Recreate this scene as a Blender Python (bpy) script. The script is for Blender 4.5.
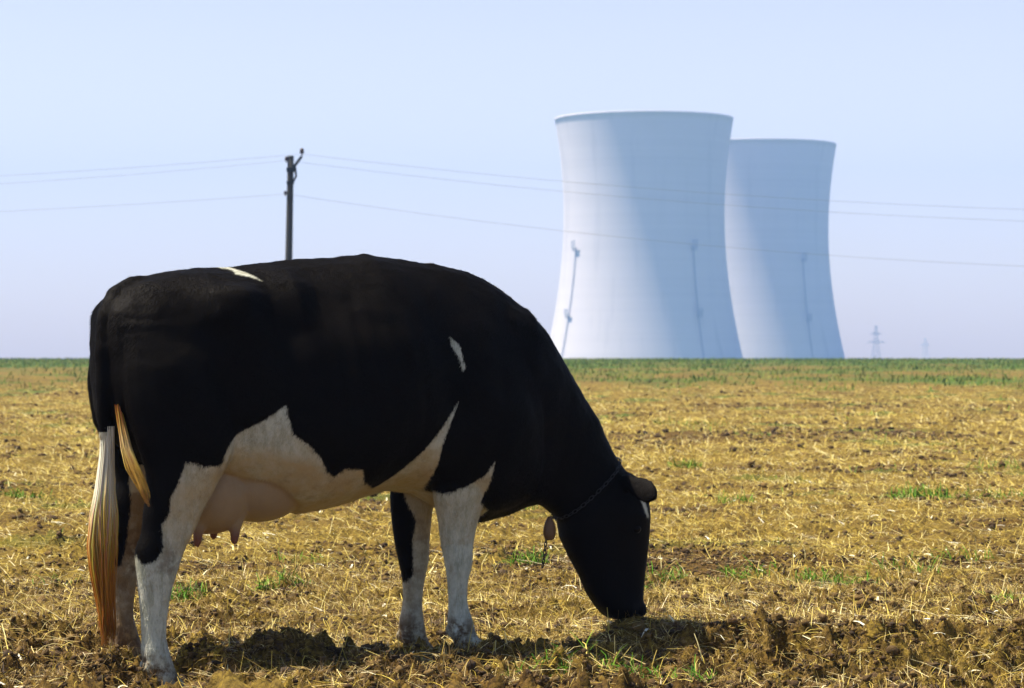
import bpy, math, random
import numpy as np
from mathutils import Vector, Matrix

random.seed(7)
rng = np.random.default_rng(11)
S = bpy.context.scene
for o in list(bpy.data.objects):
    bpy.data.objects.remove(o)
COL = S.collection
R = math.radians

# ------------------------------------------------------------------ camera
EYE, FPX, HORIZON, CX = 1.11, 2600.0, 355.0, 512.0
cam_d = bpy.data.cameras.new('camera')
cam = bpy.data.objects.new('camera', cam_d)
COL.objects.link(cam)
cam.location = (0, 0, EYE)
cam.rotation_euler = (math.pi / 2 + math.atan((HORIZON - 344) / FPX), 0, 0)
cam_d.sensor_width = 36.0
cam_d.lens = FPX / 1024 * 36
cam_d.clip_start = 0.1
cam_d.clip_end = 12000
cam_d.dof.use_dof = True
cam_d.dof.focus_distance = 9.4
cam_d.dof.aperture_fstop = 9.0
S.camera = cam

# ------------------------------------------------------------------ light
SUN_EL = R(62)
w = bpy.data.worlds.new('World')
S.world = w
w.use_nodes = True
nt = w.node_tree
sky = nt.nodes.new('ShaderNodeTexSky')
sky.sky_type = 'NISHITA'
sky.sun_disc = False
sky.sun_elevation = SUN_EL
sky.sun_rotation = R(-85)
sky.air_density = 0.8
sky.dust_density = 1.5
sky.ozone_density = 3.5
nt.nodes['Background'].inputs['Strength'].default_value = 0.093
# milky low air: the thick layer near the horizon glows paler than the clear Nishita sky
tc = nt.nodes.new('ShaderNodeTexCoord')
sx = nt.nodes.new('ShaderNodeSeparateXYZ')
nt.links.new(tc.outputs['Generated'], sx.inputs[0])
mr = nt.nodes.new('ShaderNodeMapRange')
mr.interpolation_type = 'SMOOTHSTEP'
nt.links.new(sx.outputs[2], mr.inputs[0])
mr.inputs[1].default_value, mr.inputs[2].default_value = 0.0, 0.34
mr.inputs[3].default_value, mr.inputs[4].default_value = 1.0, 0.0
mk = nt.nodes.new('ShaderNodeMix')
mk.data_type = 'RGBA'
mk.blend_type = 'ADD'
nt.links.new(mr.outputs[0], mk.inputs[0])
nt.links.new(sky.outputs[0], mk.inputs[6])
mk.inputs[7].default_value = (4.55, 3.3, 2.55, 1)
nt.links.new(mk.outputs[2], nt.nodes['Background'].inputs['Color'])

sd = bpy.data.lights.new('sun', 'SUN')
sd.energy = 5.0
sd.angle = R(0.55)
sd.color = (1.0, 0.90, 0.77)
sun = bpy.data.objects.new('sun', sd)
COL.objects.link(sun)
sun.location = (-40, 0, 70)
sun.rotation_euler = (0, -(math.pi / 2 - SUN_EL), R(-5))

S.view_settings.view_transform = 'Standard'
S.view_settings.look = 'None'
S.view_settings.gamma = 1.0
S.view_settings.exposure = 0.82
S.view_settings.use_curve_mapping = False
S.render.engine = 'CYCLES'
S.cycles.use_denoising = True
S.cycles.denoising_input_passes = 'RGB_ALBEDO_NORMAL'
S.cycles.denoising_prefilter = 'ACCURATE'
S.cycles.max_bounces = 6
S.cycles.volume_bounces = 1

# ------------------------------------------------------------------ helpers
def tag(o, label=None, cat=None, group=None, kind=None):
    if label: o['label'] = label
    if cat: o['category'] = cat
    if group: o['group'] = group
    if kind: o['kind'] = kind
    return o

def empty(name, loc, rz=0.0):
    o = bpy.data.objects.new(name, None)
    o.empty_display_size = 0.2
    COL.objects.link(o)
    o.location = loc
    o.rotation_euler = (0, 0, rz)
    return o

def link(name, me, mat=None, parent=None, smooth=False):
    me.name = name
    o = bpy.data.objects.new(name, me)
    COL.objects.link(o)
    if mat: me.materials.append(mat)
    if parent: o.parent = parent
    if smooth:
        me.polygons.foreach_set('use_smooth', np.ones(len(me.polygons), dtype=bool))
    return o

def mesh_np(verts, faces):
    """verts (n,3), faces (m,k) numpy -> mesh"""
    me = bpy.data.meshes.new('mesh')
    verts = np.asarray(verts, dtype=np.float32)
    faces = np.asarray(faces, dtype=np.int32)
    n, (m, k) = len(verts), faces.shape
    me.vertices.add(n)
    me.vertices.foreach_set('co', verts.ravel())
    me.loops.add(m * k)
    me.loops.foreach_set('vertex_index', faces.ravel())
    me.polygons.add(m)
    me.polygons.foreach_set('loop_start', np.arange(0, m * k, k, dtype=np.int32))
    me.update(calc_edges=True)
    return me

def attr(me, name, vals):
    a = me.attributes.new(name, 'FLOAT', 'POINT')
    a.data.foreach_set('value', np.asarray(vals, dtype=np.float32))

def attr_col(me, name, cols):
    a = me.attributes.new(name, 'FLOAT_COLOR', 'POINT')
    c = np.ones((len(cols), 4), dtype=np.float32)
    c[:, :3] = cols
    a.data.foreach_set('color', c.ravel())

class MB:
    """collects quads / polygons of several shapes for ONE mesh object"""
    def __init__(s): s.v, s.f = [], []
    def box(s, c, d, rot=None):
        b = len(s.v)
        for sx in (-1, 1):
            for sy in (-1, 1):
                for sz in (-1, 1):
                    p = Vector((sx * d[0] / 2, sy * d[1] / 2, sz * d[2] / 2))
                    if rot: p = rot @ p
                    s.v.append(tuple(Vector(c) + p))
        for q in ((0, 1, 3, 2), (4, 6, 7, 5), (0, 4, 5, 1), (2, 3, 7, 6), (0, 2, 6, 4), (1, 5, 7, 3)):
            s.f.append(tuple(b + i for i in q))
    def tube(s, pts, rad, n=8):
        pts = [Vector(p) for p in pts]
        if not hasattr(rad, '__len__'): rad = [rad] * len(pts)
        b0 = len(s.v)
        ref = None
        for i, p in enumerate(pts):
            t = (pts[min(i + 1, len(pts) - 1)] - pts[max(i - 1, 0)]).normalized()
            if ref is None:
                ref = Vector((0, 0, 1)) if abs(t.z) < 0.9 else Vector((1, 0, 0))
            a = (ref - t * ref.dot(t)).normalized()
            c = t.cross(a)
            ref = a
            for k in range(n):
                th = 2 * math.pi * k / n
                s.v.append(tuple(p + (a * math.cos(th) + c * math.sin(th)) * rad[i]))
        for i in range(len(pts) - 1):
            for k in range(n):
                k2 = (k + 1) % n
                s.f.append((b0 + i * n + k, b0 + i * n + k2, b0 + (i + 1) * n + k2, b0 + (i + 1) * n + k))
        s.f.append(tuple(b0 + k for k in range(n))[::-1])
        e = b0 + (len(pts) - 1) * n
        s.f.append(tuple(e + k for k in range(n)))
    def loft(s, rings):
        b = len(s.v)
        n = len(rings[0])
        for r in rings: s.v.extend(tuple(p) for p in r)
        for i in range(len(rings) - 1):
            for k in range(n):
                k2 = (k + 1) % n
                s.f.append((b + i * n + k, b + i * n + k2, b + (i + 1) * n + k2, b + (i + 1) * n + k))
        s.f.append(tuple(b + k for k in range(n))[::-1])
        e = b + (len(rings) - 1) * n
        s.f.append(tuple(e + k for k in range(n)))
    def ellipsoid(s, c, r, rot=None, nu=20, nv=12):
        rings = []
        for i in range(nv + 1):
            ph = math.pi * (i + 0.02 + (-.04 * i / nv)) / nv
            ring = []
            for k in range(nu):
                th = 2 * math.pi * k / nu
                p = Vector((r[0] * math.sin(ph) * math.cos(th), r[1] * math.sin(ph) * math.sin(th), -r[2] * math.cos(ph)))
                if rot: p = rot @ p
                ring.append(Vector(c) + p)
            rings.append(ring)
        s.loft(rings)
    def mesh(s):
        me = bpy.data.meshes.new('mesh')
        me.from_pydata(s.v, [], s.f)
        me.update()
        return me
    def build(s, name, mat, parent=None, smooth=False):
        return link(name, s.mesh(), mat, parent, smooth)

# ---- numpy gradient noise
def _hash(ix, iy, seed):
    h = (ix.astype(np.int64) * 374761393 + iy.astype(np.int64) * 668265263 + seed * 974634777) & 0x7fffffff
    h = ((h ^ (h >> 13)) * 1274126177) & 0x7fffffff
    return (h ^ (h >> 16)) & 0xffff
def gnoise(x, y, seed=0):
    xi, yi = np.floor(x), np.floor(y)
    fx, fy = x - xi, y - yi
    u, v = fx * fx * fx * (fx * (fx * 6 - 15) + 10), fy * fy * fy * (fy * (fy * 6 - 15) + 10)
    def g(dx, dy):
        a = _hash(xi + dx, yi + dy, seed) * (2 * math.pi / 65536.0)
        return np.cos(a) * (fx - dx) + np.sin(a) * (fy - dy)
    a, b, c, d = g(0, 0), g(1, 0), g(0, 1), g(1, 1)
    return ((a + (b - a) * u) + ((c + (d - c) * u) - (a + (b - a) * u)) * v) * 1.5
def fbm(x, y, octv=4, seed=0, gain=0.5):
    t, a = 0, 1.0
    for i in range(octv):
        t = t + a * gnoise(x, y, seed + i * 17)
        x, y, a = x * 2.03 + 3.1, y * 2.03 - 1.7, a * gain
    return t
def sstep(a, b, x):
    t = np.clip((x - a) / (b - a), 0, 1)
    return t * t * (3 - 2 * t)

# ---- material helpers
def new_mat(name):
    m = bpy.data.materials.new(name)
    m.use_nodes = True
    b = m.node_tree.nodes['Principled BSDF']
    return m, m.node_tree, b
def N(t, kind, **kw):
    n = t.nodes.new(kind)
    for k, v in kw.items(): setattr(n, k, v)
    return n
def mixc(t, fac, a, b, blend='MIX'):
    n = t.nodes.new('ShaderNodeMix')
    n.data_type = 'RGBA'
    n.blend_type = blend
    for sock, val in ((n.inputs[0], fac), (n.inputs[6], a), (n.inputs[7], b)):
        if hasattr(val, 'links'): t.links.new(val, sock)
        elif hasattr(val, '__len__'): sock.default_value = (*val, 1)
        else: sock.default_value = val
    return n.outputs[2]
def math_n(t, op, a, b=None, c=None):
    n = t.nodes.new('ShaderNodeMath')
    n.operation = op
    for i, val in enumerate((a, b, c)):
        if val is None: continue
        if hasattr(val, 'links'): t.links.new(val, n.inputs[i])
        else: n.inputs[i].default_value = val
    return n.outputs[0]
def ramp(t, x, lo, hi):
    n = t.nodes.new('ShaderNodeMapRange')
    n.interpolation_type = 'SMOOTHSTEP'
    t.links.new(x, n.inputs[0])
    n.inputs[1].default_value, n.inputs[2].default_value = lo, hi
    return n.outputs[0]
def noise(t, vec, scale, detail=4, rough=0.55):
    n = t.nodes.new('ShaderNodeTexNoise')
    n.inputs['Scale'].default_value = scale
    n.inputs['Detail'].default_value = detail
    n.inputs['Roughness'].default_value = rough
    if vec is not None: t.links.new(vec, n.inputs['Vector'])
    return n.outputs['Fac']
def objco(t):
    return t.nodes.new('ShaderNodeTexCoord').outputs['Object']
def mapping(t, vec, scale):
    n = t.nodes.new('ShaderNodeMapping')
    t.links.new(vec, n.inputs[0])
    n.inputs['Scale'].default_value = scale
    return n.outputs[0]
def attr_n(t, name, col=False):
    n = t.nodes.new('ShaderNodeAttribute')
    n.attribute_name = name
    return n.outputs['Color' if col else 'Fac']
def bump(t, b, h, strength, dist):
    n = t.nodes.new('ShaderNodeBump')
    n.inputs['Strength'].default_value = strength
    n.inputs['Distance'].default_value = dist
    t.links.new(h, n.inputs['Height'])
    t.links.new(n.outputs[0], b.inputs['Normal'])
def simple(name, col, rough=0.7, metal=0.0, var=0.25, scale=20.0):
    m, t, b = new_mat(name)
    n = noise(t, objco(t), scale, 5)
    c = mixc(t, n, tuple(x * (1 - var) for x in col), tuple(min(1, x * (1 + var)) for x in col))
    t.links.new(c, b.inputs['Base Color'])
    b.inputs['Roughness'].default_value = rough
    b.inputs['Metallic'].default_value = metal
    return m

# ------------------------------------------------------------------ placing of the cow (used by terrain too)
PSI = R(27)
COW = Vector((-1.312, 9.10, 0))
HX, HY = math.cos(PSI), math.sin(PSI)
def loc(u, v, Y):
    """where the sight line through a photo point meets the cow's lengthwise plane at side offset Y -> (X, Z)"""
    k = (u - CX) / FPX
    px, py = COW.x - HY * Y, COW.y + HX * Y
    X = (k * py - px) / (HX - k * HY)
    d = py + X * HY
    return X, EYE - (v - HORIZON) * d / FPX
def cow2w(X, Y):
    return COW.x + HX * X - HY * Y, COW.y + HY * X + HX * Y
def ground_pt(u, v, z=0.0):
    d = (EYE - z) * FPX / (v - HORIZON)
    return (u - CX) / FPX * d, d

# ------------------------------------------------------------------ terrain
FEET = None
BUMPS = []   # (x, y, rx, ry, h)
def gb(x, y, rx, ry, h): BUMPS.append((x, y, rx, ry, h))
gb(*cow2w(1.925, -0.03), .15, .13, .094)      # heap under the muzzle
gb(*ground_pt(570, 645, .05), .25, .16, .03)
gb(*ground_pt(280, 655, .04), .22, .16, .07)   # hump that catches the shadow
gb(*ground_pt(60, 640, .05), .35, .25, .05)
def height(x, y):
    far = sstep(20, 90, y)
    z = 0.035 * fbm(x * 0.55, y * 0.55, 3, 3) * (1 + 1.5 * far)
    # ridges left by the plough, running across
    yy = y + 0.25 * fbm(x * 0.35, y * 0.25, 2, 41)
    z = z + 0.035 * np.maximum(0, fbm(x * 0.30, yy * 1.15, 3, 71)) * sstep(9.8, 12, y)
    # the bank in the right foreground
    edge = 9.62 + 0.16 * fbm(x * 1.6, x * 0 + 2.2, 3, 5) + 0.10 * (x - 0.5) * sstep(0.3, 0.5, x)
    right = sstep(0.30, 0.62, x)
    z = z + right * (0.055 * sstep(-0.10, 0.05, y - edge) * (1 - sstep(.5, 2.5, y - edge))
                     - 0.085 * (1 - sstep(-0.42, -0.04, y - edge)))
    left = 1 - sstep(0.2, .5, x)
    z = z + left * 0.03 * fbm(x * 2.2, y * 2.2, 2, 91)
    rough = np.clip((1 - sstep(9.35, 9.85, y)) * (.35 + .65 * np.maximum(right, 1 - sstep(-.9, -.35, x))) + .55 * (1 - sstep(-1.9, -1.45, x)) * (1 - sstep(10.0, 11.5, y)), 0, 1) * sstep(7.0, 8.2, y)
    z = z + .060 * rough * (sstep(.05, .55, np.abs(fbm(x * 3.1, y * 3.1, 3, 205))) - .35)
    for bx, by, rx, ry, h in BUMPS:
        z = z + h * np.exp(-(((x - bx) / rx) ** 2 + ((y - by) / ry) ** 2))
    # crumbly clods
    c = np.abs(fbm(x * 7.0, y * 7.0, 4, 15, 0.55))
    cl = sstep(-0.25, 0.5, fbm(x * 0.9, y * 1.6, 3, 33)) + 0.9 * (1 - sstep(9.4, 10.0, y)) + 0.25
    z = z + 0.046 * (c - 0.25) * cl * (1 - 0.5 * far)
    z = z + 0.020 * fbm(x * 22, y * 24, 3, 55, .6) * np.clip(cl, .3, 1.4) * (1 - sstep(16, 25, y))
    if FEET is not None:
        for bx, by, rx, ry, h in FEET:
            z = z + h * np.exp(-((((x - bx) / rx) ** 2 + ((y - by) / ry) ** 2) ** 1.5))
    # hollow in the bank
    hx, hy = 1.05, 9.66
    z = z - 0.17 * np.exp(-((((x - hx - .02 * np.sin(y * 40)) / .085) ** 2 + ((y - hy - .02 * np.sin(x * 50)) / .17) ** 2) ** 3))
    # the field rises to a low crest and falls away behind it
    z = z + 0.68 * sstep(25, 215, y) - 9.0 * sstep(235, 620, y)
    return z
def soil_mask(x, y):
    m = sstep(0.12, 0.62, fbm(x * 0.42, y * 1.25, 4, 71 + 0) + 0.25 * fbm(x * 3, y * 5, 3, 12))
    ly = np.log(np.maximum(y, 1.0))
    wv = fbm(x / np.maximum(y, 1) * 9, ly * 22, 3, 171)
    st = sstep(.27, .58, gnoise(x * .33 + 9, y * .62 + .3 * wv, 181) + .22 * gnoise(x * 1.7, y * 2.6, 183))
    st = np.maximum(st, .9 * sstep(.42, .66, gnoise(x * .10 + 4, y * .16, 185) + .2 * gnoise(x * .6, y * .9, 187)) * sstep(18, 28, y))
    m = np.maximum(m * .8, st * sstep(10.2, 11.5, y))
    m = m * (1 - .55 * sstep(30, 110, y))
    m = np.maximum(m, .75 * sstep(.22, .55, fbm(x * 2.3, y * 3.4, 3, 301)) * (1 - sstep(16, 30, y)))
    near = 1 - sstep(9.25, 9.75, y + 0.25 * fbm(x * 1.3, y * 1.3, 3, 8))
    m = np.maximum(m, near * sstep(-0.55, 0.35, fbm(x * 2.1, y * 2.1, 3, 9) + .15))
    lf = (1 - sstep(-1.2, -.2, x)) * (1 - sstep(10.2, 12.5, y))
    return np.maximum(m, lf * sstep(-.3, .6, fbm(x * 1.4, y * 2.2, 3, 19)))
def green_mask(x, y):
    g = sstep(68, 175, y + 75 * fbm(x * 0.16, y * 0.05, 4, 21))
    g2 = sstep(.34, .75, fbm(x * .5, y * .8, 3, 27)) * (.55 + .45 * sstep(20, 45, y))
    return np.clip(np.maximum(g, g2 * sstep(11, 18, y)), 0, 1)

# level the ground where the cow stands: each hoof meets it at its own height
feet = []
for X_, Y_, zt, rx, ry in ((.03, -.19, -.055, .20, .42), (.05, .19, .002, .19, .30), (1.22, -.14, .004, .2, .26), (1.14, .14, -.036, .19, .22), (-.13, -.09, .05, .14, .18)):
    wx, wy = cow2w(X_, Y_)
    oy = -.16 if zt < -.03 else (-.12 if Y_ == .19 else 0)
    feet.append((wx, wy + oy, rx, ry, zt, wx, wy))
_h0 = [float(height(np.array([f[5]]), np.array([f[6]]))[0]) for f in feet]
_A = np.array([[math.exp(-((((p[5] - f[0]) / f[2]) ** 2 + ((p[6] - f[1]) / f[3]) ** 2) ** 1.5)) for f in feet] for p in feet])
_w = np.linalg.solve(_A, np.array([f[4] for f in feet]) - np.array(_h0))
FEET = [(f[0], f[1], f[2], f[3], float(k)) for f, k in zip(feet, _w)]

def grow(start, step, rate, end):
    out, p = [], start
    while p < end:
        p += step
        step *= rate
        out.append(p)
    return out
xs_half = list(np.arange(0.006, 2.35, 0.0125)) + grow(2.35, 0.0125, 1.021, 2800)
xs = np.array([-a for a in xs_half[::-1]] + xs_half)
ys_b = [-v for v in grow(0, 1.0, 1.35, 1900)][::-1]
ys = np.array(ys_b + list(np.arange(0, 8.2, 0.20)) + list(np.arange(8.2, 11.6, 0.0105)) + grow(11.6, 0.02, 1.0062, 1850))
gx, gy = np.meshgrid(xs, ys)
nx, ny = len(xs), len(ys)
vx, vy = gx.ravel(), gy.ravel()
vz = height(vx, vy)
idx = np.arange(nx * ny).reshape(ny, nx)
quads = np.stack([idx[:-1, :-1], idx[:-1, 1:], idx[1:, 1:], idx[1:, :-1]], -1).reshape(-1, 4)
me = mesh_np(np.stack([vx, vy, vz], -1), quads)
attr(me, 'soil', soil_mask(vx, vy))
attr(me, 'green', green_mask(vx, vy))

gm, t, b = new_mat('field_soil_and_straw')
co = objco(t)
soil, green = attr_n(t, 'soil'), attr_n(t, 'green')
n1 = noise(t, mapping(t, co, (1, 1.6, 1)), 3.0, 6, .65)
n2 = noise(t, mapping(t, co, (1, 1.0, 1)), 38.0, 5, .7)
n3 = noise(t, mapping(t, co, (0.6, 1.5, 1)), 0.9, 4, .6)
straw_c = mixc(t, ramp(t, n2, .38, .70), (.05, .030, .006), (.42, .295, .045))
straw_c = mixc(t, ramp(t, n1, .35, .7), straw_c, (.20, .135, .028))
soil_c = mixc(t, ramp(t, n2, .3, .7), (.024, .013, .004), (.17, .098, .021))
c = mixc(t, math_n(t, 'MULTIPLY', soil, ramp(t, n1, .22, .55)), straw_c, soil_c)
gr_c = mixc(t, n2, (.04, .085, .010), (.10, .15, .02))
c = mixc(t, math_n(t, 'MULTIPLY', green, ramp(t, n3, .22, .5)), c, gr_c)
t.links.new(c, b.inputs['Base Color'])
b.inputs['Roughness'].default_value = 0.95
b.inputs['Specular IOR Level'].default_value = 0.15
bump(t, b, n2, 0.9, 0.02)
ground = tag(link('ground', me, gm, smooth=True), kind='structure')
SINK_Z = height

# ------------------------------------------------------------------ haze
hm = bpy.data.materials.new('haze_air')
hm.use_nodes = True
t = hm.node_tree
t.nodes.remove(t.nodes['Principled BSDF'])
pv = N(t, 'ShaderNodeVolumePrincipled')
pv.inputs['Color'].default_value = (.29, .51, 1.0, 1)
pv.inputs['Density'].default_value = 0.00042
pv.inputs['Density Attribute'].default_value = ''
pv.inputs['Anisotropy'].default_value = 0.0
t.links.new(pv.outputs[0], t.nodes['Material Output'].inputs['Volume'])
hm.cycles.homogeneous_volume = True
hb = MB()
hb.box((0, -500, 65), (5800, 4900, 152))
hz = tag(hb.build('haze', hm), kind='stuff')

# ------------------------------------------------------------------ cooling towers
cm, t, b = new_mat('tower_concrete')
co = objco(t)
ring = noise(t, mapping(t, co, (.002, .002, .16)), 1.0, 4, .6)
streak = noise(t, mapping(t, co, (.10, .10, .004)), 1.0, 5, .6)
blot = noise(t, co, .03, 5, .6)
c = mixc(t, ring, (.68, .60, .56), (.92, .82, .77))
c = mixc(t, math_n(t, 'MULTIPLY', ramp(t, streak, .5, .75), .30), c, (.27, .26, .25))
c = mixc(t, math_n(t, 'MULTIPLY', blot, .25), c, (.58, .56, .53))
t.links.new(c, b.inputs['Base Color'])
b.inputs['Roughness'].default_value = .9
dm = simple('ladder_steel', (.36, .37, .38), .7, .0)

T_D = 1352.0
PXM = T_D / FPX
THR, THV, TB = 80.4 * PXM, EYE + (HORIZON - 216) * PXM, 200 * PXM
BASE_Z, TOP_Z = -8.4, EYE + (HORIZON - 120.5) * PXM
def t_rad(z): return THR * math.sqrt(1 + ((z - THV) / TB) ** 2)
def tower(cx_px, d, label):
    root = empty('cooling_tower', ((cx_px - CX) / FPX * d, d, BASE_Z))
    tag(root, label, 'cooling tower', 'twin cooling towers beyond the field')
    mb = MB()
    n, rings = 128, []
    zs = np.linspace(BASE_Z, TOP_Z, 40)
    prof = [(t_rad(z), z) for z in zs]
    prof += [(t_rad(TOP_Z) + .12, TOP_Z + .02), (t_rad(TOP_Z) + .12, TOP_Z + 1.0), (t_rad(TOP_Z) - 1.0, TOP_Z + 1.0)]
    prof += [(t_rad(z) - 1.0, z) for z in zs[::-1]]
    m = len(prof)
    V, F = [], []
    for r, z in prof:
        for k in range(n):
            a = 2 * math.pi * k / n
            V.append((r * math.cos(a), r * math.sin(a), z - BASE_Z))
    for i in range(m):
        i2 = (i + 1) % m
        for k in range(n):
            k2 = (k + 1) % n
            F.append((i * n + k, i * n + k2, i2 * n + k2, i2 * n + k))
    sh = link('shell', mesh_np(V, F), cm, root, True)
    # ladders with platforms up the outside
    for az in (32.7, -57.3, 122.7, 212.7):
        a = R(az - 90)
        zt = EYE + (HORIZON - 250) * PXM
        lad = MB()
        for off in (-.35, .35):
            pts = []
            for z in np.linspace(BASE_Z + .5, zt, 24):
                r = t_rad(z) + .45
                pts.append((r * math.cos(a) - off * math.sin(a), r * math.sin(a) + off * math.cos(a), z - BASE_Z))
            lad.tube(pts, .14, 6)
        for z in np.arange(BASE_Z + 1, zt, 1.6):
            r = t_rad(z) + .45
            lad.box((r * math.cos(a), r * math.sin(a), z - BASE_Z), (.1, .8, .12), Matrix.Rotation(a, 3, 'Z'))
        lo = lad.build('ladder', dm, root)
        for vp, hh in ((250, 5.0), (316, 4.0)):
            z = EYE + (HORIZON - vp) * PXM
            r = t_rad(z) + 1.35
            p = MB()
            rot = Matrix.Rotation(a, 3, 'Z')
            c0 = Vector((r * math.cos(a), r * math.sin(a), z - BASE_Z))
            p.box(c0, (1.6, 3.0, .3), rot)
            for k in range(4):
                p.box(c0 + rot @ Vector((.75, 0, .45 + hh / 5 * k)), (.16, 3.0, .28), rot)
            for sy in (-1.42, 0, 1.42):
                p.box(c0 + rot @ Vector((.75, sy, hh / 2.4)), (.2, .3, hh / 1.25), rot)
                p.box(c0 + rot @ Vector((0.1, sy, -.9)), (.3, .3, 1.6), rot)
            p.build('platform', dm, root)
    return root
tower(644, T_D, 'nearer and larger pale concrete cooling tower, in front of the other one')
tower(756.5, T_D / .89, 'farther and smaller cooling tower, partly hidden behind the larger one')

# ------------------------------------------------------------------ far pylons beside the towers
pm = simple('galvanised_steel', (.75, .75, .75), .6, .1)
def pylon(u, d, H, arms, label):
    root = empty('transmission_pylon', ((u - CX) / FPX * d, d, -8.4), R(12))
    tag(root, label, 'pylon', 'faint steel pylons right of the towers')
    mb = MB()
    def hw(z): return 2.6 * (1 - z / H) ** 1.3 + .5
    zs = np.linspace(0, H, 9)
    for sx in (-1, 1):
        for sy in (-1, 1):
            mb.tube([(sx * hw(z), sy * hw(z), z) for z in zs], .09, 5)
    for i in range(8):
        z0, z1 = zs[i], zs[i + 1]
        for s in (-1, 1):
            mb.tube([(-hw(z0), s * hw(z0), z0), (hw(z1), s * hw(z1), z1)], .05, 4)
            mb.tube([(hw(z0), s * hw(z0), z0), (-hw(z1), s * hw(z1), z1)], .05, 4)
            mb.tube([(s * hw(z0), -hw(z0), z0), (s * hw(z1), hw(z1), z1)], .05, 4)
    mb.build('lattice_mast', pm, root)
    for z, L in arms:
        a = MB()
        for dz in (0, .9):
            a.tube([(-L * (1 - dz * .3), 0, z + dz), (L * (1 - dz * .3), 0, z + dz)], .09, 5)
        for k in range(8):
            x0 = -L * .7 + k * L * 1.4 / 8
            a.tube([(x0, 0, z), (x0 + L * .17, 0, z + .9)], .09, 4)
        a.build('cross_arm', pm, root)
pylon(876, 1500, 26.5, ((16.5, 6.5), (21.5, 4.0)), 'faint steel pylon with cross arms nearest the towers')
pylon(925, 1750, 21.0, ((16.0, 4.5),), 'fainter and smaller steel pylon out to the right of the towers')

# ------------------------------------------------------------------ pole and wires
PD = 101.0
PM = PD / FPX
def pw(u, v, dy=0.0):
    d = PD + dy
    return Vector(((u - CX) / FPX * d, d, EYE + (HORIZON - v) / FPX * d))
wood, t, b = new_mat('weathered_pole_wood')
co = objco(t)
g = noise(t, mapping(t, co, (14, 14, .8)), 1.0, 6, .6)
t.links.new(mixc(t, g, (.018, .020, .016), (.075, .068, .052)), b.inputs['Base Color'])
b.inputs['Roughness'].default_value = .9
iron = simple('dark_iron', (.03, .035, .035), .6, .6)
porc = simple('dark_porcelain', (.05, .03, .02), .25)
wire_m = simple('wire_aluminium', (.30, .32, .34), .55, .5)
base = pw(286.5, 330)
bz = float(height(np.array([base.x]), np.array([PD]))[0])
base = Vector((base.x, PD, bz - .3))
def make_pole(base, label):
    root = empty('utility_pole', base)
    tag(root, label, 'utility pole', 'wooden poles of the power line')
    top = pw(292.3, 157) - pw(286.5, 330)
    H = EYE + (HORIZON - 157) * PM - base.z
    lean = .16
    p = MB()
    p.tube([(lean * k / 10, 0, H * k / 10) for k in range(11)], [.165 - .045 * k / 10 for k in range(11)], 14)
    p.build('pole_shaft', wood, root, True)
    a = MB()   # steel arm slanting up to the right, held by a strut
    e = Vector((lean + .43, -.05, H + .02))
    a.tube([(lean + .05, -.1, H - .50), e], .055, 8)
    a.tube([(lean + .10, -.1, H - .98), (lean + .22, -.08, H - .75), (lean + .18, -.1, H - .36)], .04, 8)
    a.box((lean, -.02, H - .5), (.30, .32, .16))
    a.box((lean - .012, -.02, H - 1.0), (.28, .30, .09))
    a.build('bracket_arm', iron, root)
    def insulator(c, s=1.0):
        i = MB()
        pr = [(.03, -.16), (.03, -.06), (.085, -.05), (.095, .0), (.06, .03), (.09, .06), (.085, .10), (.045, .13), (.02, .15)]
        i.loft([[(c[0] + r * s * math.cos(k * math.pi / 6), c[1] + r * s * math.sin(k * math.pi / 6), c[2] + z * s) for k in range(12)] for r, z in pr])
        return i.build('insulator', porc, root, True)
    insulator(e + Vector((0.01, 0, .18)), 1.0)
    insulator((lean - .16, -.05, H - .10), .8)
    insulator((lean - .20, -.1, H - 1.42), .7)
    cp = MB()
    cp.tube([(lean, 0, H), (lean, 0, H + .05)], [.15, .10], 14)
    cp.build('pole_cap', iron, root)
    return root
pole = make_pole(base, 'dark leaning wooden utility pole with slanted arm, rising behind the cow')
def wire(u0, v0, sl, hl, sr, hr, label):
    pts = []
    for k in range(48, 0, -1):
        tt = 2 * hl * k / 48
        pts.append(pw(u0 - tt, v0 + sl * tt - sl / (2 * hl) * tt * tt, -.1))
    for k in range(0, 61):
        tt = 2 * hr * k / 60
        pts.append(pw(u0 + tt, v0 + sr * tt - sr / (2 * hr) * tt * tt, -.1))
    m = MB()
    m.tube(pts, .0052, 6)
    tag(m.build('power_line', wire_m), label, 'wire', 'wires strung from the pole')
wire(301, 154, .09, 770, .12, 1000, 'thin overhead wire from the arm tip insulator, uppermost of three')
wire(287, 160.5, .10, 770, .13, 1000, 'darker overhead wire from beside the pole top, middle of three')
wire(286.5, 194, .075, 770, .155, 1000, 'thin overhead wire fixed lower down the pole, lowest of three')
for du, lab in ((-1540, 'wooden utility pole out of frame at the left end of the wires'), (2000, 'wooden utility pole out of frame at the right end of the wires')):
    x = base.x + du * PM
    o = pole.copy(); COL.objects.link(o)
    o.location = (x, PD, base.z)
    o['label'] = lab
    for ch in list(pole.children):
        c_ = ch.copy(); COL.objects.link(c_); c_.parent = o

# ------------------------------------------------------------------ the cow
root = empty('cow', COW, PSI)
tag(root, 'black and white dairy cow grazing with its head down in the stubble', 'cow')
mb = MB()
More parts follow.
